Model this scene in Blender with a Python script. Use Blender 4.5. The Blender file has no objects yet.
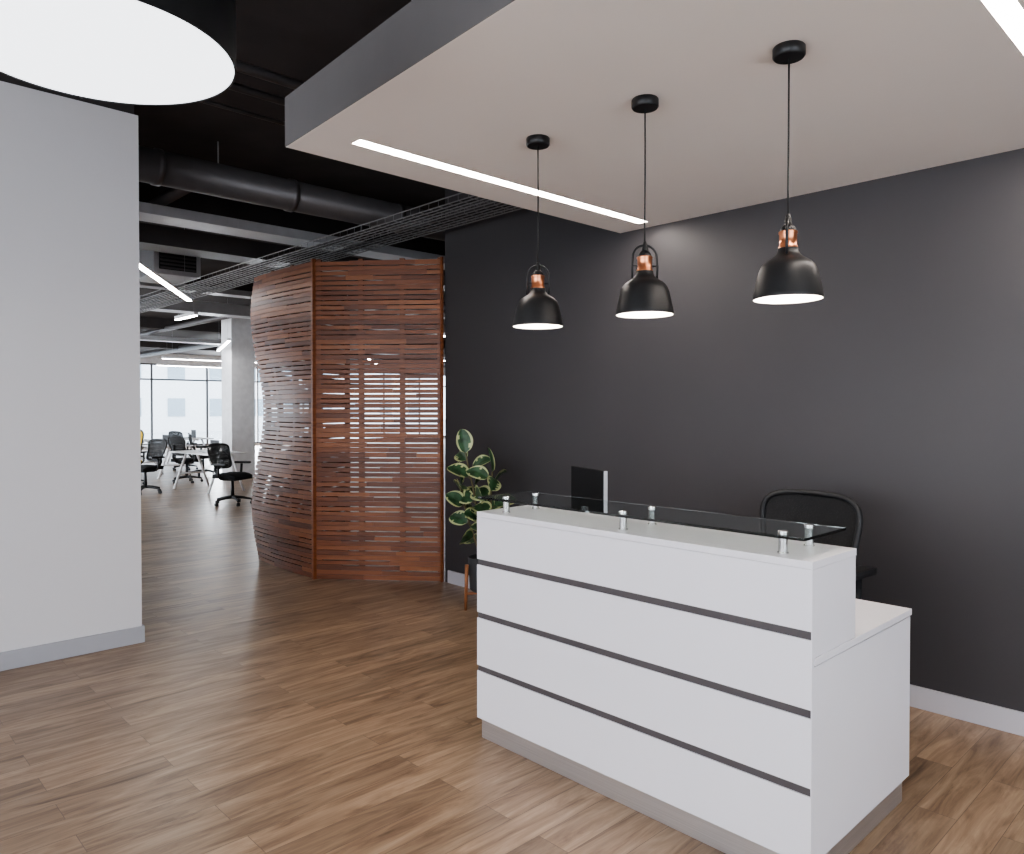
import bpy, bmesh, math, random
from mathutils import Vector, Matrix
random.seed(7)
S=bpy.context.scene
C=bpy.data.collections.get('Collection') or S.collection

# ---------------- materials ----------------
def nt(name):
    m=bpy.data.materials.new(name); m.use_nodes=True
    n=m.node_tree.nodes; l=m.node_tree.links
    return m,n,l,n['Principled BSDF']
def mat(name,col,rough=.5,metal=0,noise=.06,scale=8,bump=0,spec=.5,coat=0):
    m,n,l,b=nt(name)
    b.inputs['Roughness'].default_value=rough; b.inputs['Metallic'].default_value=metal
    b.inputs['Specular IOR Level'].default_value=spec
    b.inputs['Coat Weight'].default_value=coat
    tc=n.new('ShaderNodeTexCoord'); no=n.new('ShaderNodeTexNoise'); no.inputs['Scale'].default_value=scale
    no.inputs['Detail'].default_value=4
    l.new(tc.outputs['Object'],no.inputs['Vector'])
    r=n.new('ShaderNodeValToRGB')
    r.color_ramp.elements[0].position=.3; r.color_ramp.elements[1].position=.7
    r.color_ramp.elements[0].color=(*[c*(1-noise) for c in col],1)
    r.color_ramp.elements[1].color=(*[min(1,c*(1+noise)) for c in col],1)
    l.new(no.outputs['Fac'],r.inputs['Fac']); l.new(r.outputs['Color'],b.inputs['Base Color'])
    if bump:
        bp=n.new('ShaderNodeBump'); bp.inputs['Strength'].default_value=bump; bp.inputs['Distance'].default_value=.002
        n2=n.new('ShaderNodeTexNoise'); n2.inputs['Scale'].default_value=180
        l.new(tc.outputs['Object'],n2.inputs['Vector']); l.new(n2.outputs['Fac'],bp.inputs['Height']); l.new(bp.outputs['Normal'],b.inputs['Normal'])
    return m
def emis(name,col,st):
    m,n,l,b=nt(name); b.inputs['Base Color'].default_value=(.9,.9,.9,1)
    b.inputs['Emission Color'].default_value=(*col,1); b.inputs['Emission Strength'].default_value=st
    return m
M={}
M['wall_dark']=mat('paint_charcoal',(.057,.053,.057),.50,noise=.03,scale=1.5,bump=.12)
M['wall_light']=mat('paint_light_grey',(.69,.67,.685),.7,noise=.015,scale=1.2,bump=.1)
M['white_ceiling']=mat('plasterboard_white',(.94,.87,.82),.8,noise=.01,scale=2)  # white board; beige tint stands in for light bounced off the wood
M['fascia']=mat('fascia_grey',(.17,.16,.16),.8,noise=.02)
M['black_ceiling']=mat('ceiling_black',(.045,.038,.038),.85,noise=.2,scale=3)
M['skirt']=mat('skirting_grey',(.40,.40,.43),.5,noise=.02)
M['skirt_w']=mat('skirting_light',(.56,.54,.58),.45,noise=.02)
M['lam']=mat('laminate_white',(.87,.84,.88),.38,noise=.01,scale=3)
M['groove']=mat('groove_grey',(.095,.082,.085),.5)
def mk_steel():
    m,n,l,b=nt('brushed_steel'); b.inputs['Metallic'].default_value=.8; b.inputs['Roughness'].default_value=.40
    tc=n.new('ShaderNodeTexCoord'); mp=n.new('ShaderNodeMapping'); mp.inputs['Scale'].default_value=(1.5,1.5,260)
    no=n.new('ShaderNodeTexNoise'); no.inputs['Scale'].default_value=2; no.inputs['Detail'].default_value=3
    l.new(tc.outputs['Object'],mp.inputs['Vector']); l.new(mp.outputs[0],no.inputs['Vector'])
    r=n.new('ShaderNodeValToRGB'); r.color_ramp.elements[0].color=(.48,.455,.45,1); r.color_ramp.elements[1].color=(.78,.75,.74,1)
    l.new(no.outputs['Fac'],r.inputs['Fac']); l.new(r.outputs['Color'],b.inputs['Base Color']); return m
M['steel']=mk_steel()
M['chrome']=mat('satin_chrome',(.6,.6,.6),.25,1)
M['black']=mat('black_powdercoat',(.010,.010,.011),.42,noise=.1)
M['blackpl']=mat('black_plastic',(.014,.014,.016),.5,noise=.1)
M['fabric']=mat('black_fabric',(.016,.016,.018),.95,noise=.3,scale=120)
M['copper']=mat('copper',(.72,.30,.16),.28,1,noise=.05)
M['refl']=mat('reflector_white',(.9,.88,.85),.5)
M['duct']=mat('duct_dark_grey',(.12,.112,.115),.42,.4)
M['tray']=mat('galvanised_steel',(.50,.50,.52),.42,.3)
M['wire']=mat('galvanised_wire',(.26,.26,.27),.45,.4)
M['gwhite']=mat('office_white',(.86,.86,.88),.5)
M['yellow']=mat('yellow_fabric',(.75,.5,.02),.8)
M['cable']=mat('cable_black',(.01,.01,.01),.6)
M['pot']=mat('pot_dark',(.05,.05,.055),.6)
M['potwood']=mat('stand_wood',(.30,.12,.05),.5,noise=.2,scale=15)
M['leaf']=mat('leaf_green',(.035,.085,.038),.35,noise=.5,scale=18)
M['leafm']=mat('leaf_margin',(.45,.48,.25),.4,noise=.2,scale=18)
M['stem']=mat('plant_stem',(.12,.10,.05),.7)
M['led']=emis('led_strip',(1,.91,.83),42)
M['officeled']=emis('office_led',(1,.98,.96),32)
M['drum']=emis('drum_diffuser',(.90,.94,1),2.0)
M['bulb']=emis('bulb_glow',(1,.91,.82),115)
M['ext']=mat('exterior_concrete',(.6,.62,.64),.9)
M['extw']=mat('exterior_white_render',(.85,.86,.88),.9)
M['extwin']=mat('exterior_window_tint',(.35,.42,.48),.3)
M['screen']=mat('monitor_back',(.006,.006,.007),.7,spec=.2)
M['silver']=mat('silver_bezel',(.45,.46,.48),.35,.3)

def mk_glass(name,col,rough=0):
    m,n,l,b=nt(name)
    b.inputs['Base Color'].default_value=(*col,1); b.inputs['Roughness'].default_value=rough
    b.inputs['Transmission Weight'].default_value=1; b.inputs['IOR'].default_value=1.45
    return m
M['glass']=mk_glass('counter_glass',(.84,.95,.91))
def mk_pane():
    m,n,l,b=nt('window_glass')
    t=n.new('ShaderNodeBsdfTransparent'); g=n.new('ShaderNodeBsdfGlossy'); g.inputs['Roughness'].default_value=.02
    mx=n.new('ShaderNodeMixShader'); mx.inputs[0].default_value=.06
    l.new(t.outputs[0],mx.inputs[1]); l.new(g.outputs[0],mx.inputs[2]); l.new(mx.outputs[0],n['Material Output'].inputs['Surface'])
    return m
M['pane']=mk_pane()
def mk_mesh():
    m,n,l,b=nt('chair_mesh'); b.inputs['Base Color'].default_value=(.012,.012,.013,1); b.inputs['Roughness'].default_value=.8
    tc=n.new('ShaderNodeTexCoord'); w=n.new('ShaderNodeTexVoronoi'); w.inputs['Scale'].default_value=190
    l.new(tc.outputs['Object'],w.inputs['Vector'])
    mt=n.new('ShaderNodeMath'); mt.operation='GREATER_THAN'; mt.inputs[1].default_value=.24
    l.new(w.outputs['Distance'],mt.inputs[0]); l.new(mt.outputs[0],b.inputs['Alpha'])
    return m
M['mesh']=mk_mesh()

def mk_floor():
    m,n,l,b=nt('oak_laminate')
    tc=n.new('ShaderNodeTexCoord'); mp=n.new('ShaderNodeMapping'); mp.inputs['Rotation'].default_value=(0,0,math.pi/2)
    l.new(tc.outputs['Object'],mp.inputs['Vector'])
    br=n.new('ShaderNodeTexBrick'); br.offset=.37; br.offset_frequency=2
    br.inputs['Color1'].default_value=(0,0,0,1); br.inputs['Color2'].default_value=(1,1,1,1); br.inputs['Mortar'].default_value=(.5,.5,.5,1)
    br.inputs['Scale'].default_value=1; br.inputs['Mortar Size'].default_value=.0012; br.inputs['Mortar Smooth'].default_value=.3
    br.inputs['Brick Width'].default_value=1.25; br.inputs['Row Height'].default_value=.15; br.inputs['Bias'].default_value=0
    l.new(mp.outputs['Vector'],br.inputs['Vector'])
    def grain(sx,sy,scale,det,rough,dist):
        sc=n.new('ShaderNodeMapping'); sc.inputs['Scale'].default_value=(sx,sy,1)
        l.new(mp.outputs['Vector'],sc.inputs['Vector'])
        off=n.new('ShaderNodeVectorMath'); off.operation='MULTIPLY_ADD'; off.inputs[1].default_value=(37,91,13)
        l.new(br.outputs['Color'],off.inputs[0]); l.new(sc.outputs['Vector'],off.inputs[2])
        g=n.new('ShaderNodeTexNoise'); g.inputs['Scale'].default_value=scale; g.inputs['Detail'].default_value=det; g.inputs['Roughness'].default_value=rough; g.inputs['Distortion'].default_value=dist
        l.new(off.outputs[0],g.inputs['Vector']); return g
    g=grain(1.0,7,1.9,10,.66,.9)
    g2=grain(2.2,75,1.2,4,.6,.2)
    r=n.new('ShaderNodeValToRGB'); e=r.color_ramp.elements
    e[0].position=.28; e[0].color=(.115,.072,.046,1); e[1].position=.76; e[1].color=(.48,.350,.240,1)
    x=e.new(.42); x.color=(.248,.163,.105,1); x=e.new(.55); x.color=(.350,.240,.158,1)
    l.new(g.outputs['Fac'],r.inputs['Fac'])
    hv=n.new('ShaderNodeMapRange'); hv.inputs['To Min'].default_value=.80; hv.inputs['To Max'].default_value=1.14
    l.new(br.outputs['Color'],hv.inputs['Value'])
    h2=n.new('ShaderNodeMapRange'); h2.inputs['From Min'].default_value=.3; h2.inputs['From Max'].default_value=.7; h2.inputs['To Min'].default_value=.84; h2.inputs['To Max'].default_value=1.12
    l.new(g2.outputs['Fac'],h2.inputs['Value'])
    hm=n.new('ShaderNodeMath'); hm.operation='MULTIPLY'; l.new(hv.outputs[0],hm.inputs[0]); l.new(h2.outputs[0],hm.inputs[1])
    mu=n.new('ShaderNodeVectorMath'); mu.operation='SCALE'; l.new(r.outputs['Color'],mu.inputs[0]); l.new(hm.outputs[0],mu.inputs['Scale'])
    mx=n.new('ShaderNodeMixRGB'); l.new(br.outputs['Fac'],mx.inputs['Fac']); l.new(mu.outputs[0],mx.inputs['Color1']); mx.inputs['Color2'].default_value=(.12,.08,.055,1)
    l.new(mx.outputs[0],b.inputs['Base Color'])
    rr=n.new('ShaderNodeMapRange'); rr.inputs['To Min'].default_value=.40; rr.inputs['To Max'].default_value=.28
    l.new(g.outputs['Fac'],rr.inputs['Value']); l.new(rr.outputs[0],b.inputs['Roughness'])
    bp=n.new('ShaderNodeBump'); bp.inputs['Strength'].default_value=.25; bp.inputs['Distance'].default_value=.001; bp.invert=True
    l.new(br.outputs['Fac'],bp.inputs['Height']); l.new(bp.outputs[0],b.inputs['Normal'])
    return m
M['floor']=mk_floor()
def mk_slat():
    m,n,l,b=nt('hardwood_slats')
    ge=n.new('ShaderNodeNewGeometry'); tc=n.new('ShaderNodeTexCoord')
    mp=n.new('ShaderNodeMapping'); mp.inputs['Scale'].default_value=(2.5,2.5,40); l.new(tc.outputs['Object'],mp.inputs['Vector'])
    ad=n.new('ShaderNodeVectorMath'); ad.operation='ADD'; l.new(mp.outputs[0],ad.inputs[0]); 
    sc=n.new('ShaderNodeMath'); sc.operation='MULTIPLY'; sc.inputs[1].default_value=50; l.new(ge.outputs['Random Per Island'],sc.inputs[0]); l.new(sc.outputs[0],ad.inputs[1])
    no=n.new('ShaderNodeTexNoise'); no.inputs['Scale'].default_value=1.5; no.inputs['Detail'].default_value=6; l.new(ad.outputs[0],no.inputs['Vector'])
    mix=n.new('ShaderNodeMath'); mix.operation='MULTIPLY_ADD'; mix.inputs[1].default_value=.45
    l.new(ge.outputs['Random Per Island'],mix.inputs[0]); 
    h=n.new('ShaderNodeMath'); h.operation='MULTIPLY'; h.inputs[1].default_value=.6; l.new(no.outputs['Fac'],h.inputs[0]); l.new(h.outputs[0],mix.inputs[2])
    r=n.new('ShaderNodeValToRGB'); e=r.color_ramp.elements
    e[0].position=.15; e[0].color=(.075,.020,.008,1); e[1].position=.88; e[1].color=(.37,.135,.050,1)
    x=e.new(.5); x.color=(.195,.059,.022,1)
    l.new(mix.outputs[0],r.inputs['Fac']); l.new(r.outputs['Color'],b.inputs['Base Color'])
    b.inputs['Roughness'].default_value=.42
    return m
M['slat']=mk_slat()

# ---------------- geometry helpers ----------------
def link(o,parent=None):
    C.objects.link(o)
    if parent: o.parent=parent
    return o
def from_bm(bm,name,mats,parent=None,smooth=False):
    me=bpy.data.meshes.new(name); bmesh.ops.recalc_face_normals(bm,faces=bm.faces[:]); bm.to_mesh(me); bm.free()
    for mm in (mats if isinstance(mats,list) else [mats]): me.materials.append(mm)
    if smooth:
        for p in me.polygons: p.use_smooth=True
    return link(bpy.data.objects.new(name,me),parent)
def bm_box(bm,c,s,rot=None,mi=0,bev=0):
    r=bmesh.ops.create_cube(bm,size=1)
    vs=r['verts']; mtx=Matrix.Translation(c)@(rot or Matrix.Identity(4))@Matrix.Diagonal((*s,1))
    bmesh.ops.transform(bm,matrix=mtx,verts=vs)
    fs=set(f for v in vs for f in v.link_faces)
    for f in fs: f.material_index=mi
    if bev:
        es=list(set(e for v in vs for e in v.link_edges))
        bmesh.ops.bevel(bm,geom=es,offset=bev,segments=2,affect='EDGES',profile=.7)
def box(name,lo,hi,m,parent=None,bev=0,rot=None):
    c=[(a+b)/2 for a,b in zip(lo,hi)]; s=[abs(b-a) for a,b in zip(lo,hi)]
    bm=bmesh.new(); bm_box(bm,(0,0,0),s,bev=bev)
    o=from_bm(bm,name,m,parent); o.location=c
    if rot: o.rotation_euler=rot
    return o
def prism(name,poly,z0,z1,m,parent=None):
    bm=bmesh.new(); a=[bm.verts.new((x,y,z0)) for x,y in poly]; b=[bm.verts.new((x,y,z1)) for x,y in poly]
    bm.faces.new(a); bm.faces.new(b); n=len(poly)
    for i in range(n): bm.faces.new((a[i],a[(i+1)%n],b[(i+1)%n],b[i]))
    return from_bm(bm,name,m,parent)
def lathe(name,prof,m,parent=None,seg=40,loc=(0,0,0),smooth=True,rot=None):
    bm=bmesh.new(); rings=[]
    for r,z in prof:
        if r<1e-6: rings.append([bm.verts.new((0,0,z))])
        else: rings.append([bm.verts.new((r*math.cos(2*math.pi*i/seg),r*math.sin(2*math.pi*i/seg),z)) for i in range(seg)])
    for a,b in zip(rings,rings[1:]):
        for i in range(seg):
            j=(i+1)%seg
            if len(a)==1 and len(b)==1: continue
            if len(a)==1: bm.faces.new((a[0],b[i],b[j]))
            elif len(b)==1: bm.faces.new((a[i],a[j],b[0]))
            else: bm.faces.new((a[i],a[j],b[j],b[i]))
    o=from_bm(bm,name,m,parent,smooth); o.location=loc
    if rot: o.rotation_euler=rot
    if smooth:
        md=o.modifiers.new('es','EDGE_SPLIT'); md.split_angle=math.radians(40)
    return o
def bm_tube(bm,pts,r,seg=8,closed=False,mi=0):
    pts=[Vector(p) for p in pts]; n=len(pts); rings=[]; up=None
    for i,p in enumerate(pts):
        if closed: d=pts[(i+1)%n]-pts[i-1]
        else: d=pts[min(i+1,n-1)]-pts[max(i-1,0)]
        d.normalize()
        if up is None:
            up=Vector((0,0,1)) if abs(d.z)<.9 else Vector((1,0,0))
        a=d.cross(up)
        if a.length<1e-4: a=d.cross(Vector((0,1,0)))
        a.normalize(); b=a.cross(d).normalized(); up=b
        rr=r[i] if isinstance(r,(list,tuple)) else r
        rings.append([bm.verts.new(p+a*rr*math.cos(2*math.pi*k/seg)+b*rr*math.sin(2*math.pi*k/seg)) for k in range(seg)])
    m=n if closed else n-1
    for i in range(m):
        A=rings[i]; B=rings[(i+1)%n]
        for k in range(seg):
            f=bm.faces.new((A[k],A[(k+1)%seg],B[(k+1)%seg],B[k])); f.material_index=mi
    if not closed:
        bm.faces.new(rings[0]); bm.faces.new(rings[-1])
def tube(name,pts,r,m,parent=None,seg=10,closed=False):
    bm=bmesh.new(); bm_tube(bm,pts,r,seg,closed); return from_bm(bm,name,m,parent,True)
def empty(name,loc=(0,0,0),rz=0):
    e=bpy.data.objects.new(name,None); e.location=loc; e.rotation_euler=(0,0,rz); e.empty_display_size=.1
    return link(e)

# ---------------- room shell ----------------
H=3.75
box('floor',(-31,-4.2,-.1),(3.4,28.2,0),M['floor'])
box('ceiling',(-31.2,-4.2,H),(3.4,28.2,H+.1),M['black_ceiling'])
YW=4.33
box('wall_back',(-5.42,YW,0),(3.4,YW+.15,H),M['wall_dark'])
box('baseboard_back',(-5.37,YW-.015,0),(3.2,YW,.115),M['skirt_w'],bev=.003)
XL=-5.45; YL=1.708
box('wall_left',(XL-.2,-4,0),(XL,YL,3.58),M['wall_light'])
box('wall_left_header',(XL-.2,-4,3.58),(XL-.02,YL-.02,H),M['black_ceiling'])
box('baseboard_left',(XL,-4,0),(XL+.016,YL+.015,.112),M['skirt'],bev=.003)
box('baseboard_left_end',(XL-.2,YL,0),(XL,YL+.015,.112),M['skirt'])
def win_wall(tag,axis,pos,th,a0,a1,w0,w1,z0,z1,m,nm,sp=1.5):
    def bx(n,a,b,za,zb,t0=pos,t1=pos+th,mm=m,par=None):
        if axis=='y': return box(n,(a,min(t0,t1),za),(b,max(t0,t1),zb),mm,par)
        return box(n,(min(t0,t1),a,za),(max(t0,t1),b,zb),mm,par)
    if w0>a0: bx('wall_%s_a'%tag,a0,w0,0,H)
    if a1>w1: bx('wall_%s_b'%tag,w1,a1,0,H)
    if z0>0.01: bx('wall_%s_sill'%tag,w0,w1,0,z0)
    bx('wall_%s_lintel'%tag,w0,w1,z1,H)
    e=empty('window_%d'%nm,(0,0,0))
    mid=pos+th/2
    n=max(1,round((w1-w0)/sp)); 
    for i in range(n+1):
        a=w0+(w1-w0)*i/n; bx('mullion_%d'%i,max(w0,a-.03),min(w1,a+.03),z0,z1,mid-.04,mid+.04,M['duct'],e)
    for k,zz in enumerate((z0,z0+(z1-z0)*.80,z1-.06)): bx('rail_%d'%k,w0,w1,zz,zz+.06,mid-.035,mid+.035,M['duct'],e)
    bx('glass_pane',w0,w1,z0,z1,mid-.004,mid+.004,M['pane'],e)
win_wall('rear','y',-4.2,.2,-5.65,3.4,-4.6,2.6,.5,3.1,M['wall_light'],1)  # unseen rear window, added for light on the desk front
win_wall('right','x',3.2,.2,-4.2,YW,-2.6,2.8,.5,3.1,M['wall_light'],2)  # unseen side window, added to brighten the desk end
win_wall('office_west','x',-31.2,.2,.3,28.2,1.5,27.5,.08,3.35,M['gwhite'],3,2.2)
win_wall('office_south','y',.1,.2,-31.2,XL-.2,-29,-12,.5,3.2,M['gwhite'],4,2.1)  # unseen south window, added to light the column and screen wing
box('wall_office_north',(-31.2,28,0),(3.4,28.2,H),M['gwhite'])
box('wall_office_east',(-1.0,YW+.15,0),(-.8,28,H),M['gwhite'])
box('exterior_ground',(-90,-40,-.4),(-31.3,80,-.15),M['ext'])
eb=empty('exterior_building',(-60,22,-.15))
bm=bmesh.new()
bm_box(bm,(0,0,2.9),(8,44,5.8))
for j in range(14):
    for k in range(2):
        bm_box(bm,(4.02,-20+j*3,1.8+k*2.7),(.1,1.2,1.3),mi=1)
from_bm(bm,'facade',[M['extw'],M['extwin']],eb)

# ---------------- soffit ----------------
SX0,SX1,SZ0,SZ1=-3.40,-.40,2.862,3.10
def fy(x): return 1.735-(x-SX0)*.062
sof=empty('ceiling_soffit',(0,0,0))
LX=(-3.10,-.655); LW=.038; LY0,LY1=1.94,4.20
xs=[SX0,LX[0]-LW,LX[0]+LW,LX[1]-LW,LX[1]+LW,SX1]
def plate(n,x0,x1,y1,y0=None):
    prism(n,[(x0,fy(x0) if y0 is None else y0),(x1,fy(x1) if y0 is None else y0),(x1,y1),(x0,y1)],SZ0,SZ0+.03,M['white_ceiling'],sof)
plate('board_1',xs[0],xs[1],YW); plate('board_2',xs[2],xs[3],YW); plate('board_3',xs[4],xs[5],YW)
for k,(a,b) in enumerate(((xs[1],xs[2]),(xs[3],xs[4]))):
    plate('filler_a%d'%k,a,b,LY0); plate('filler_b%d'%k,a,b,YW,LY1)
    box('led_diffuser_%d'%k,(a+.003,LY0+.004,SZ0+.004),(b-.003,LY1-.004,SZ0+.02),M['led'],sof)
prism('fascia_body',[(SX0+.001,fy(SX0)+.001),(SX1-.001,fy(SX1)+.001),(SX1-.001,YW),(SX0+.001,YW)],SZ0+.03,SZ1,M['fascia'],sof)
prism('fascia_trim',[(SX0,fy(SX0)-.004),(SX1,fy(SX1)-.004),(SX1,fy(SX1)),(SX0,fy(SX0))],SZ0+.001,SZ1,M['fascia'],sof)
for k,(x,y) in enumerate(((-3,2.2),(-3,4),(-.7,2.2),(-.7,4))):
    tube('hanger_%d'%k,[(x,y,SZ1),(x,y,H)],.008,M['tray'],sof,6)

# ---------------- pendants ----------------
def pendant(x,y,rz):
    e=empty('pendant_lamp',(x,y,SZ0),rz)
    b=-.880
    lathe('canopy',[(0,0),(.052,0),(.055,-.004),(.055,-.032),(.050,-.038),(0,-.038)],M['black'],e)
    tube('cord',[(0,0,-.03),(.001,0,-.3),(0,.001,-.5),(0,0,b+.30)],.0032,M['cable'],e,8)
    outer=[(.118,0),(.119,.005),(.117,.014),(.114,.03),(.108,.06),(.102,.085),(.096,.104),(.089,.118),(.079,.129),(.064,.139),(.050,.148),(.041,.157),(.036,.166),(.034,.178)]
    o=[(r,z+b) for r,z in outer]
    lathe('shade',o+[(.030,b+.178)],M['black'],e,64)
    inn=[(r-.003,z+b) for r,z in outer[:11]]+[(0,b+.148)]
    lathe('reflector',inn,M['refl'],e,64)
    lathe('rim',[(.118,b),(.115,b)],M['black'],e,64)
    lathe('copper_collar',[(.030,b+.176),(.033,b+.178),(.033,b+.184),(.030,b+.188),(.030,b+.226),(.032,b+.230),(.032,b+.236),(.026,b+.240)],M['copper'],e)
    lathe('cap',[(.027,b+.238),(.027,b+.246),(.020,b+.256),(.013,b+.262),(.010,b+.285),(.006,b+.30),(0,b+.302)],M['black'],e)
    pts=[(-.052,0,b+.150),(-.054,0,b+.19),(-.052,0,b+.225)]
    for k in range(1,12):
        a=math.pi-math.pi*k/12; pts.append((.052*math.cos(a),0,b+.235+.050*math.sin(a)))
    pts+=[(.052,0,b+.225),(.054,0,b+.19),(.052,0,b+.150)]
    tube('bail_handle',pts,.0050,M['black'],e,8)
    tube('bail_pin',[(-.058,0,b+.20),(.058,0,b+.20)],.003,M['black'],e,6)
    lathe('bulb',[(0,b+.018),(.020,b+.022),(.030,b+.038),(.033,b+.055),(.028,b+.078),(.016,b+.10),(.014,b+.15)],M['bulb'],e,24)
    return e
PY=2.53
pendant(-2.472,PY,math.radians(40)); pendant(-1.86,PY,math.radians(55)); pendant(-1.245,PY,math.radians(112))

def drum(x,y):
    e=empty('drum_pendant_lamp',(x,y,2.6))
    R=.375
    lathe('shade',[(R-.006,0),(R,0),(R,.19),(R-.01,.20),(0,.20)],M['black'],e,96)
    lathe('diffuser',[(0,.002),(R-.006,.002),(R-.006,.02)],M['drum'],e,96)
    tube('stem',[(0,0,.19),(0,0,H-2.6)],.012,M['black'],e,8)
for x,y in ((-2.35,.622),(.35,.62),(-2.315,-1.9),(.35,-1.9)): drum(x,y)  # first drum is in view; the other three are added to light the floor

# ---------------- reception desk ----------------
DX,DY=-1.913,2.385
d=empty('reception_desk',(DX,DY,0))
hx=.828; D=.895; T=.782; TH=1.10; UD=.345
box('plinth',(-hx+.012,.02,0),(hx-.016,D-.03,.10),M['steel'],d,bev=.002)
box('front_backing',(-hx+.018,.006,.10),(hx-.004,.04,TH-.03),M['groove'],d)
n=4; g=.028; z0=.10; z1=TH-.0; bh=(z1-z0-3*g)/4
for i in range(4):
    za=z0+i*(bh+g); zb=za+bh
    if i==3: zb=TH-.026
    box('front_band_%d'%(i+1),(-hx,0,za),(hx-.003,.016,zb),M['lam'],d,bev=.001)
for i in range(3):
    za=z0+i*(bh+g)+bh
    box('groove_end_%d'%(i+1),(-hx+.002,.006,za),(-hx+.03,.016,za+g),M['groove'],d)
for s,nm in ((-1,'left'),(1,'right')):
    xa,xb=sorted((s*hx,s*(hx-.018)))
    y0=.0165
    if s>0: box('side_panel_edge',(hx-.003,0,.10),(hx,.0165,TH-.026),M['lam'],d)
    if s>0: xa+=.014
    box('side_panel_lower_'+nm,(xa,y0,.10),(xb,D,T-.0295),M['lam'],d,bev=.001)
    box('side_panel_upper_'+nm,(xa,y0,T+.001),(xb,UD,TH-.026),M['lam'],d,bev=.001)
box('side_core',(hx-.03,.041,.10),(hx-.006,UD-.02,TH-.03),M['lam'],d)
box('desktop',(-hx+.0,.018,T-.025),(hx+.003,D+.01,T),M['lam'],d,bev=.0015)
box('upper_back_panel',(-hx+.018,UD-.018,T),(hx-.018,UD,TH-.026),M['lam'],d)
box('countertop',(-hx,-.001,TH-.025),(hx+.001,UD+.004,TH),M['lam'],d,bev=.0015)
box('modesty_panel',(-hx+.018,.45,.10),(hx-.018,.468,T-.026),M['lam'],d)
for k in range(3):
    box('drawer_%d'%k,(-hx+.03,.47,.12+.205*k),(-hx+.43,D-.02,.12+.205*k+.195),M['lam'],d,bev=.003)
gz=TH+.062
box('glass_shelf',(-hx+.0,.005,gz),(hx-.03,.335,gz+.010),M['glass'],d,bev=.0015)
for sx in (-.70,0,.69):
    for sy in (.075,.275):
        lathe('standoff_%d_%d'%(sx*100,sy*1000),[(0,0),(.019,0),(.019,.004),(.016,.006),(.016,.054),(.019,.056),(.019,.0618),(0,.0618)],M['chrome'],d,24,loc=(sx,sy,TH))
        lathe('standoff_cap_%d_%d'%(sx*100,sy*1000),[(.019,0),(.019,.005),(.016,.007),(0,.007)],M['chrome'],d,24,loc=(sx,sy,gz+.010))

mo=empty('computer_monitor',(-2.535,2.97,T+.001),math.radians(-22))
box('base',(-.11,-.08,0),(.11,.08,.012),M['silver'],mo,bev=.004)
box('neck',(-.022,-.03,.01),(.022,-.012,.30),M['silver'],mo,bev=.003)
box('housing',(-.18,-.012,.18),(.18,.012,.505),M['screen'],mo,bev=.004)
box('bezel_edge',(.1805,-.010,.18),(.184,.010,.505),M['silver'],mo,bev=.002)
box('screen_panel',(-.17,.0125,.19),(.17,.0135,.495),M['blackpl'],mo)
box('keyboard',(-.12,.12,-.0),(.30,.20,.014),M['blackpl'],mo,bev=.003)

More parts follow.
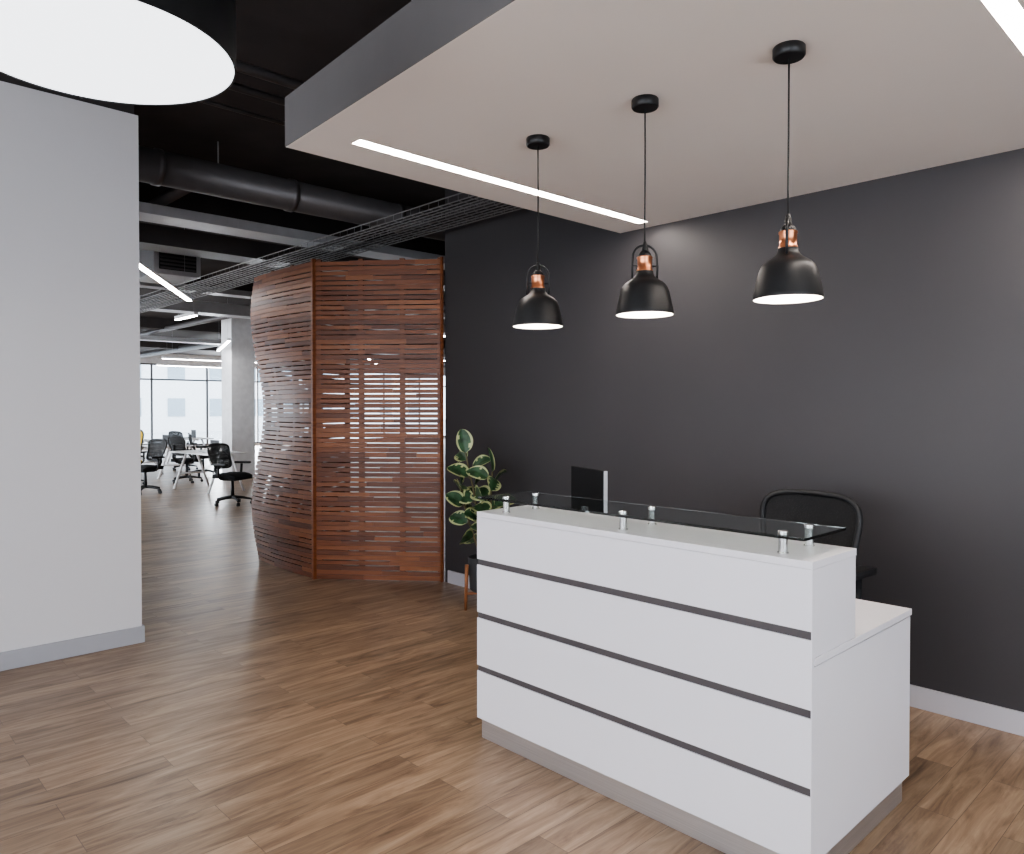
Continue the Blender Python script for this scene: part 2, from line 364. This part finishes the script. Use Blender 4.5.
# ---------------- office chair ----------------
def office_chair(x,y,rz,m_f=None,top=1.15,ww=.225,arm=.70,ax=.30):
    e=empty('office_chair',(x,y,0),rz)
    fab=m_f or M['fabric']
    bm=bmesh.new()
    for k in range(5):
        a=2*math.pi*k/5+.3; c,s=math.cos(a),math.sin(a)
        bm_tube(bm,[(0,0,.13),(.15*c,.15*s,.115),(.30*c,.30*s,.085)],[.03,.022,.015],8)
        for o in (-.014,.014):
            cx,cy=.30*c-s*o,.30*s+c*o
            r=bmesh.ops.create_cone(bm,cap_ends=True,segments=16,radius1=.028,radius2=.028,depth=.018)
            mt=Matrix.Translation((cx,cy,.029))@Matrix.Rotation(a,4,'Z')@Matrix.Rotation(math.pi/2,4,'X')
            bmesh.ops.transform(bm,matrix=mt,verts=r['verts'])
        bm_tube(bm,[(.30*c,.30*s,.03),(.30*c,.30*s,.09)],.008,6)
    from_bm(bm,'star_base',M['blackpl'],e)
    tube('gas_lift',[(0,0,.10),(0,0,.27),(0,0,.42)],[.032,.028,.02],M['blackpl'],e)
    box('mechanism',(-.09,-.12,.40),(.09,.14,.45),M['blackpl'],e,bev=.01)
    bm=bmesh.new(); bm_box(bm,(0,0,0),(.50,.48,.08)); bmesh.ops.subdivide_edges(bm,edges=bm.edges[:],cuts=6,use_grid_fill=True)
    for v in bm.verts:
        u,w=v.co.x/.25,v.co.y/.24
        v.co.x*=1-.10*abs(w)**3; v.co.y*=1-.08*abs(u)**3
        if v.co.z>0: v.co.z-=.03*(max(abs(u),abs(w))**4)-.012*abs(u)**2
        if w<-.6: v.co.z-=.03*(-w-.6)/.4
    o=from_bm(bm,'seat',fab,e,True); o.location=(0,0,.49)
    md=o.modifiers.new('b','BEVEL'); md.width=.015; md.segments=3
    b0=.60; hgt=top-b0; cz=b0+hgt/2
    def bp(u,v):
        w=ww+.035*v
        X=u*w; Z=cz+v*hgt/2-.012*u*u*max(v,0)
        Y=.27-.055*(u*u)*1.0+.05*math.sin((v+1)*1.4)-.02+ .05*v
        return Vector((X,Y,Z))
    outl=[]
    N=48
    for k in range(N):
        a=2*math.pi*k/N; c,s=math.cos(a),math.sin(a); p=.42
        outl.append(bp(math.copysign(abs(c)**p,c),math.copysign(abs(s)**p,s)))
    tube('back_frame',outl,.016,M['blackpl'],e,10,True)
    bm=bmesh.new(); G=16; vs=[]
    for j in range(G+1):
        row=[]
        for i in range(G+1):
            u=-1+2*i/G; v=-1+2*j/G
            q=max(abs(u),abs(v))
            if q>1e-6:
                a=math.atan2(v,u); c,s=math.cos(a),math.sin(a)
                uu=math.copysign(abs(c)**.42,c)*q; vv=math.copysign(abs(s)**.42,s)*q
            else: uu=vv=0
            row.append(bm.verts.new(bp(uu,vv)))
        vs.append(row)
    for j in range(G):
        for i in range(G): bm.faces.new((vs[j][i],vs[j][i+1],vs[j+1][i+1],vs[j+1][i]))
    from_bm(bm,'back_mesh',M['mesh'] if m_f is None else fab,e,True)
    pts=[bp(-1+2*k/12,-.25)+Vector((0,.02,0)) for k in range(13)]
    tube('lumbar_bar',pts,.014,M['blackpl'],e,8)
    tube('back_spine',[(0,.12,.43),(0,.26,.46),(0,.34,.56),(0,.335,.70),(0,.325,.82)],[.025,.028,.026,.022,.016],M['blackpl'],e)
    for s in (-1,1):
        tube('arm_post_%d'%s,[(s*.10,.03,.43),(s*.24,.05,.44),(s*(ax-.005),.05,.50),(s*ax,.04,arm-.04)],[.018,.018,.02,.02],M['blackpl'],e)
        box('arm_pad_%d'%s,(s*ax-.04,-.12,arm-.035),(s*ax+.04,.16,arm),M['blackpl'],e,bev=.014)
    return e
office_chair(-1.80,3.60,math.radians(-4),top=1.15,ww=.255,arm=.84,ax=.37)

# ---------------- wooden slatted screen ----------------
sc=empty('slatted_wood_screen',(-6.34,3.51,0))
A=Vector((0,0)); B=Vector((.91,.805)); Cc=Vector((-1.24,.02)); Dd=Vector((-1.9,1.5))
PH=2.985; pitch=.0456; rows=int(PH/pitch)
def wave(z): return math.cos(2*math.pi*(z-2.55)/2.0)
def sm(t): return t*t*(3-2*t)
def slat_piece(bm,fn,t0,t1,z,h,th=.018,seg=1):
    ring=[]
    for k in range(seg+1):
        t=t0+(t1-t0)*k/seg
        p,nrm=fn(t,z)
        ring.append([bm.verts.new((p.x+nrm.x*a,p.y+nrm.y*a,zz)) for a,zz in ((0,z),(th,z),(th,z+h),(0,z+h))])
    for a,b in zip(ring,ring[1:]):
        for q in range(4): bm.faces.new((a[q],a[(q+1)%4],b[(q+1)%4],b[q]))
    bm.faces.new(ring[0]); bm.faces.new(ring[-1])
def fn_front(t,z):
    d_=(B-A); n_=Vector((-d_.y,d_.x)).normalized()
    return A+d_*t, n_
def fn_wing(t,z):
    p=A+(Cc-A)*t; off=.058*wave(z)*sm(t)+.03*math.sin(math.pi*t)
    return Vector((p.x-.02*wave(z)*t,p.y-off)), Vector((0,1))
def fn_back(t,z):
    p0,_=fn_wing(1,z); p=p0+(Dd-p0)*t
    return p, Vector((.9,.4))
def panel(name,fn,length,seg,gapf,minb=.20,gap=.0105):
    bm=bmesh.new()
    for i in range(rows):
        z=.004+i*pitch
        t=0
        while t<1:
            ln=random.uniform(minb,1.0)/length
            t1=min(1,t+ln)
            if 1-t1<.12: t1=1
            closed=random.random()<gapf
            h=pitch-.0035 if closed else pitch-gap
            slat_piece(bm,fn,t+.0005,t1-.0005,z,h,.020,max(1,int(seg*(t1-t)+.5)))
            t=t1
    return from_bm(bm,name,M['slat'],sc)
panel('slats_front',fn_front,1.2,1,.42)
panel('slats_wing',fn_wing,1.20,12,.42)
panel('slats_back',fn_back,1.6,2,.10)
def post(name,fn,t,w=.045,dep=.05,off=.022):
    bm=bmesh.new(); prev=None; K=24
    for k in range(K+1):
        z=PH*k/K; p,n_=fn(t,z); tn=Vector((n_.y,-n_.x))
        q=[p+n_*off-tn*w/2,p+n_*off+tn*w/2,p+n_*(off+dep)+tn*w/2,p+n_*(off+dep)-tn*w/2]
        r=[bm.verts.new((v.x,v.y,z)) for v in q]
        if prev:
            for j in range(4): bm.faces.new((prev[j],prev[(j+1)%4],r[(j+1)%4],r[j]))
        else: bm.faces.new(r)
        prev=r
    bm.faces.new(prev); return from_bm(bm,name,M['slat'],sc)
for i,t in enumerate((.03,.36,.68,.97)): post('post_front_%d'%i,fn_front,t)
for i,t in enumerate((.35,.68,.97)): post('post_wing_%d'%i,fn_wing,t)
for i,t in enumerate((.5,.97)): post('post_back_%d'%i,fn_back,t)
box('corner_post',(-.022,-.022,0),(.012,.02,PH),M['slat'],sc,bev=.004)
box('end_post',(.897,.78,0),(.917,.805,PH),M['slat'],sc,bev=.003)

# ---------------- plant ----------------
px,py=-4.47,3.98
pl=empty('potted_rubber_plant',(px,py,0))
for k in range(4):
    a=math.pi/4+k*math.pi/2+.35; c,s=math.cos(a),math.sin(a)
    tube('stand_leg_%d'%k,[(.165*c,.165*s,0),(.155*c,.155*s,.36)],[.011,.016],M['potwood'],pl,8)
tube('stand_bar_1',[(.155*math.cos(1.135),.155*math.sin(1.135),.13),(-.155*math.cos(1.135),-.155*math.sin(1.135),.13)],.011,M['potwood'],pl,8)
tube('stand_bar_2',[(-.155*math.sin(1.135),.155*math.cos(1.135),.13),(.155*math.sin(1.135),-.155*math.cos(1.135),.13)],.011,M['potwood'],pl,8)
lathe('pot',[(0,.142),(.105,.142),(.125,.16),(.140,.40),(.140,.415),(.130,.415),(.128,.38),(0,.38)],M['pot'],pl)
def leaf(bm,base,dirv,L,W,droop,roll):
    dirv=dirv.normalized(); side=dirv.cross(Vector((0,0,1))); 
    if side.length<.1: side=Vector((1,0,0))
    side.normalize(); side=Matrix.Rotation(roll,3,dirv)@side; up=side.cross(dirv).normalized()
    NL,NW=12,8; g=[]
    for i in range(NL+1):
        t=i/NL; w=W*.5*max(0,math.sin(math.pi*t**.9))**.55+.001
        row=[]
        for j in range(NW+1):
            u=-1+2*j/NW
            p=base+dirv*(L*t)+side*(u*w)+up*(abs(u)*w*.25)-Vector((0,0,1))*(droop*t*t*L)
            row.append(bm.verts.new(p))
        g.append(row)
    for i in range(NL):
        for j in range(NW):
            f=bm.faces.new((g[i][j],g[i][j+1],g[i+1][j+1],g[i+1][j]))
            if j in (0,NW-1) or (j in (1,NW-2) and random.random()<.15): f.material_index=1
rs=random.Random(11)
bm=bmesh.new(); sb=bmesh.new()
for si,(sx,sy,topz) in enumerate(((-.10,-.05,1.24),(.10,-.02,1.10),(-.15,-.05,.98))):
    def sp(t): return Vector((sx*.3+t*sx*1.1+.03*math.sin(t*4+si),sy*.4+t*sy,.38+(topz-.38)*t))
    bm_tube(sb,[sp(k/8) for k in range(9)],[.011-.0007*k for k in range(9)],8)
    nl=10
    for k in range(nl):
        t=.22+.76*k/nl; a=k*2.4+si*1.3
        el=.10+.65*t+rs.uniform(-.25,.25)
        dv=Vector((math.cos(a)*math.cos(el),math.sin(a)*math.cos(el)*.7,math.sin(el)))
        b=sp(t); b2=b+dv*.04
        bm_tube(sb,[b,b2],.0035,6)
        leaf(bm,b2,dv,rs.uniform(.18,.24),rs.uniform(.13,.16),.3,rs.choice((-1,1))*rs.uniform(.7,1.3))
    leaf(bm,sp(1),Vector((-.25,.0,1)),.22,.15,.1,(2.0,.6,.6)[si])
from_bm(bm,'leaves',[M['leaf'],M['leafm']],pl,True)
from_bm(sb,'stems',M['stem'],pl,True)

# ---------------- overhead services ----------------
du=empty('air_duct',(-6.05,0,3.44))
bm=bmesh.new(); bm_tube(bm,[(0,1.8,0),(0,8,0),(0,20,0)],.13,24)
for k in range(16): bm_tube(bm,[(0,2+k*1.1,0),(0,2.05+k*1.1,0)],.14,24)
from_bm(bm,'duct_run',M['duct'],du,True)
for k in range(5): tube('hanger_%d'%k,[(0,2.5+k*3.5,.12),(0,2.5+k*3.5,H-3.44)],.006,M['tray'],du,6)
def flat_tray(x,y0,y1,z,w=.28,h=.06,m='tray'):
    e=empty('service_tray',(x,y0,z)); 
    box('tray_bed',(-w/2,0,0),(w/2,y1-y0,h),M[m],e,bev=.004)
    for k in range(4): tube('hanger_%d'%k,[(0,.5+k*(y1-y0-1)/3,h),(0,.5+k*(y1-y0-1)/3,H-z)],.006,M['tray'],e,6)
flat_tray(-7.0,1.6,14,3.27,.32,.09); flat_tray(-8.6,1.0,16,3.34,.4,.2,'duct'); flat_tray(-11.2,1.0,18,3.3,.25,.08); flat_tray(-13.7,1.0,20,3.3,.4,.2); flat_tray(-20,1,24,3.3,.4,.1)
def wire_tray(y,x0,x1,z,w=.22):
    e=empty('wire_cable_tray',(x0,y,z)); bm=bmesh.new(); L=x1-x0
    for yy,zz in ((-w/2,0),(-w/4,0),(0,0),(w/4,0),(w/2,0),(-w/2,.05),(w/2,.05)):
        bm_tube(bm,[(0,yy,zz),(L,yy,zz)],.005,5)
    k=0
    while k<L:
        bm_tube(bm,[(k,-w/2,.05),(k,-w/2,0),(k,w/2,0),(k,w/2,.05)],.003,4); k+=.12
    from_bm(bm,'wire_basket',M['wire'],e)
    bm=bmesh.new()
    for yy in (-.06,-.02,.03): bm_tube(bm,[(0,yy,.015),(L,yy,.015)],.009,6)
    from_bm(bm,'cables',M['cable'],e)
    for k in range(6): tube('bracket_%d'%k,[(.3+k*L/6,0,0),(.3+k*L/6,0,.09)],.004,M['wire'],e,6)
wire_tray(3.72,-19,-3.6,3.15); wire_tray(4.05,-24,-3.6,3.17)
pp=empty('ceiling_pipes',(0,0,0))
for k,(a,b,r) in enumerate((((-3.2,1.35,3.6),(-5.4,1.35,3.6),.02),((-4.6,-3,3.6),(-4.6,4.3,3.6),.025),((-5.0,-3,3.62),(-5.0,4.3,3.62),.015),((-30,6.5,3.5),(-5.6,6.5,3.5),.06),((-30,2.4,3.45),(-6.3,2.4,3.45),.05),((-30,9,3.5),(-2,9,3.5),.1),((-6.9,1,3.6),(-6.9,20,3.6),.04),((-4.2,-3,3.55),(-4.2,4.3,3.55),.03),((-3.2,.9,3.66),(-5.4,.9,3.66),.03))):
    tube('pipe_%d'%k,[a,b],r,M['duct'],pp,12)
for k,x in enumerate((-7.7,-12.6,-19,-25)):
    box('ceiling_beam_%d'%k,(x-.2,.3,3.50),(x+.2,28,H),M['black_ceiling'])
ac=empty('air_conditioning_unit',(-9.8,3.42,3.41))
box('casing',(-.5,-.28,-.19),(.3,.28,.19),M['tray'],ac,bev=.01)
box('grille_recess',(.3,-.22,-.13),(.312,.22,.13),M['black'],ac)
for k in range(6): box('louvre_%d'%k,(.312,-.21,-.12+k*.045),(.325,.21,-.10+k*.045),M['duct'],ac)
tube('hanger',[(-.1,0,.19),(-.1,0,H-3.41)],.01,M['tray'],ac,6)

def linear(p,q,w=.06,h=.05):
    p=Vector(p); q=Vector(q); mid=(p+q)/2; L=(q-p).length; a=math.atan2(q.y-p.y,q.x-p.x)
    e=empty('linear_pendant_light',mid,a)
    box('housing',(-L/2,-w/2,0),(L/2,w/2,h),M['gwhite'],e)
    box('diffuser',(-L/2+.01,-w/2+.005,-.012),(L/2-.01,w/2-.005,-.0005),M['officeled'],e)
    for k in (-1,1): tube('wire_%d'%k,[(k*L*.4,0,h),(k*L*.4,0,H-mid.z)],.002,M['tray'],e,5)
linear((-7.0,2.1,2.9),(-9.27,3.47,2.9),.06,.02)
linear((-11.5,4.4,3.0),(-12.3,4.4,3.0)); linear((-20.6,7.0,2.9),(-20.6,9.6,2.9)); linear((-14.3,6.1,2.9),(-17,7.0,2.9))
linear((-24,8.0,2.9),(-24,11,2.9)); linear((-9.2,8.5,2.9),(-10.9,8.5,2.9)); linear((-7.45,7,2.9),(-7.45,10,2.9)); linear((-14.2,13,2.9),(-17,13,2.9)); linear((-17,11,2.9),(-19.5,13,2.9))

box('wall_column',(-17.3,7.2,0),(-16.75,7.75,H),M['gwhite'])

def desk(x,y,rz):
    e=empty('office_desk',(x,y,0),rz)
    box('top',(-.8,-.4,.72),(.8,.4,.745),M['gwhite'],e,bev=.003)
    for sx in (-1,1):
        for sy in (-1,1):
            tube('leg_%d_%d'%(sx,sy),[(sx*.68,sy*.36,0),(sx*.68,sy*.10,.72)],.025,M['gwhite'],e,8)
        tube('crossbar_%d'%sx,[(sx*.68,-.25,.3),(sx*.68,.25,.3)],.018,M['gwhite'],e,8)
    tube('rail',[(-.68,0,.70),(.68,0,.70)],.018,M['gwhite'],e,8)
    box('laptop_base',(-.18,-.1,.746),(.16,.13,.76),M['silver'],e,bev=.003)
    box('laptop_lid',(-.18,.13,.755),(.16,.14,.97),M['blackpl'],e,bev=.003)
desk(-14.7,5.85,.1); desk(-18.4,6.2,.1); desk(-22,8.2,0); desk(-21.5,6.6,0)
office_chair(-12.2,5.25,math.radians(120),top=1.0,ww=.25)
office_chair(-16.5,6.1,math.radians(200),top=1.0)
office_chair(-14.9,4.75,math.radians(20),top=1.0)
office_chair(-19.9,7.3,math.radians(200),top=1.0)
office_chair(-18.8,5.3,math.radians(20),top=1.0)
office_chair(-16.7,4.98,math.radians(60),m_f=M['yellow'],top=1.15)
office_chair(-17.9,7.0,math.radians(160),top=1.0)

# ---------------- lighting ----------------
w=bpy.data.worlds.new('World'); S.world=w; w.use_nodes=True
bg=w.node_tree.nodes['Background']; bg.inputs['Color'].default_value=(.80,.90,1,1); bg.inputs['Strength'].default_value=4.5
def area(name,loc,dirv,sx,sy,p,col):
    L=bpy.data.lights.new(name,'AREA'); L.shape='RECTANGLE'; L.size=sx; L.size_y=sy; L.energy=p; L.color=col
    o=bpy.data.objects.new(name,L); link(o); o.location=loc
    o.rotation_euler=Vector(dirv).to_track_quat('-Z','Z').to_euler(); return o
area('added_light_rear',(-1,-4.35,1.9),(0,1,-.12),6.8,2.5,120,(1,.95,.965))  # added lamp outside the unseen rear window, lights the desk front
area('added_light_right',(3.55,.1,1.9),(-1,0,-.12),5.2,2.5,52,(1,.95,.95))  # added lamp outside the unseen right window, lights the desk side
area('daylight_window_3',(-31.5,14,1.9),(1,0,-.1),24,3.0,5500,(.90,.95,1))
area('added_light_south',(-20.5,-.1,1.9),(-.15,1,-.1),16,2.6,700,(.93,.96,1))  # added lamp outside the unseen south window, brightens column and slats

# ---------------- camera ----------------
cam=bpy.data.cameras.new('camera'); co=bpy.data.objects.new('camera',cam); link(co)
co.location=(0,0,1.6); co.rotation_euler=(math.radians(90-.8),0,math.radians(46.3))
cam.sensor_width=36; cam.lens=752/1024*36; cam.shift_y=-.0083; cam.clip_end=300
S.camera=co
S.view_settings.view_transform='AgX'
S.view_settings.exposure=.22
try: S.view_settings.look='AgX - Medium High Contrast'
except Exception as ex: print(ex)
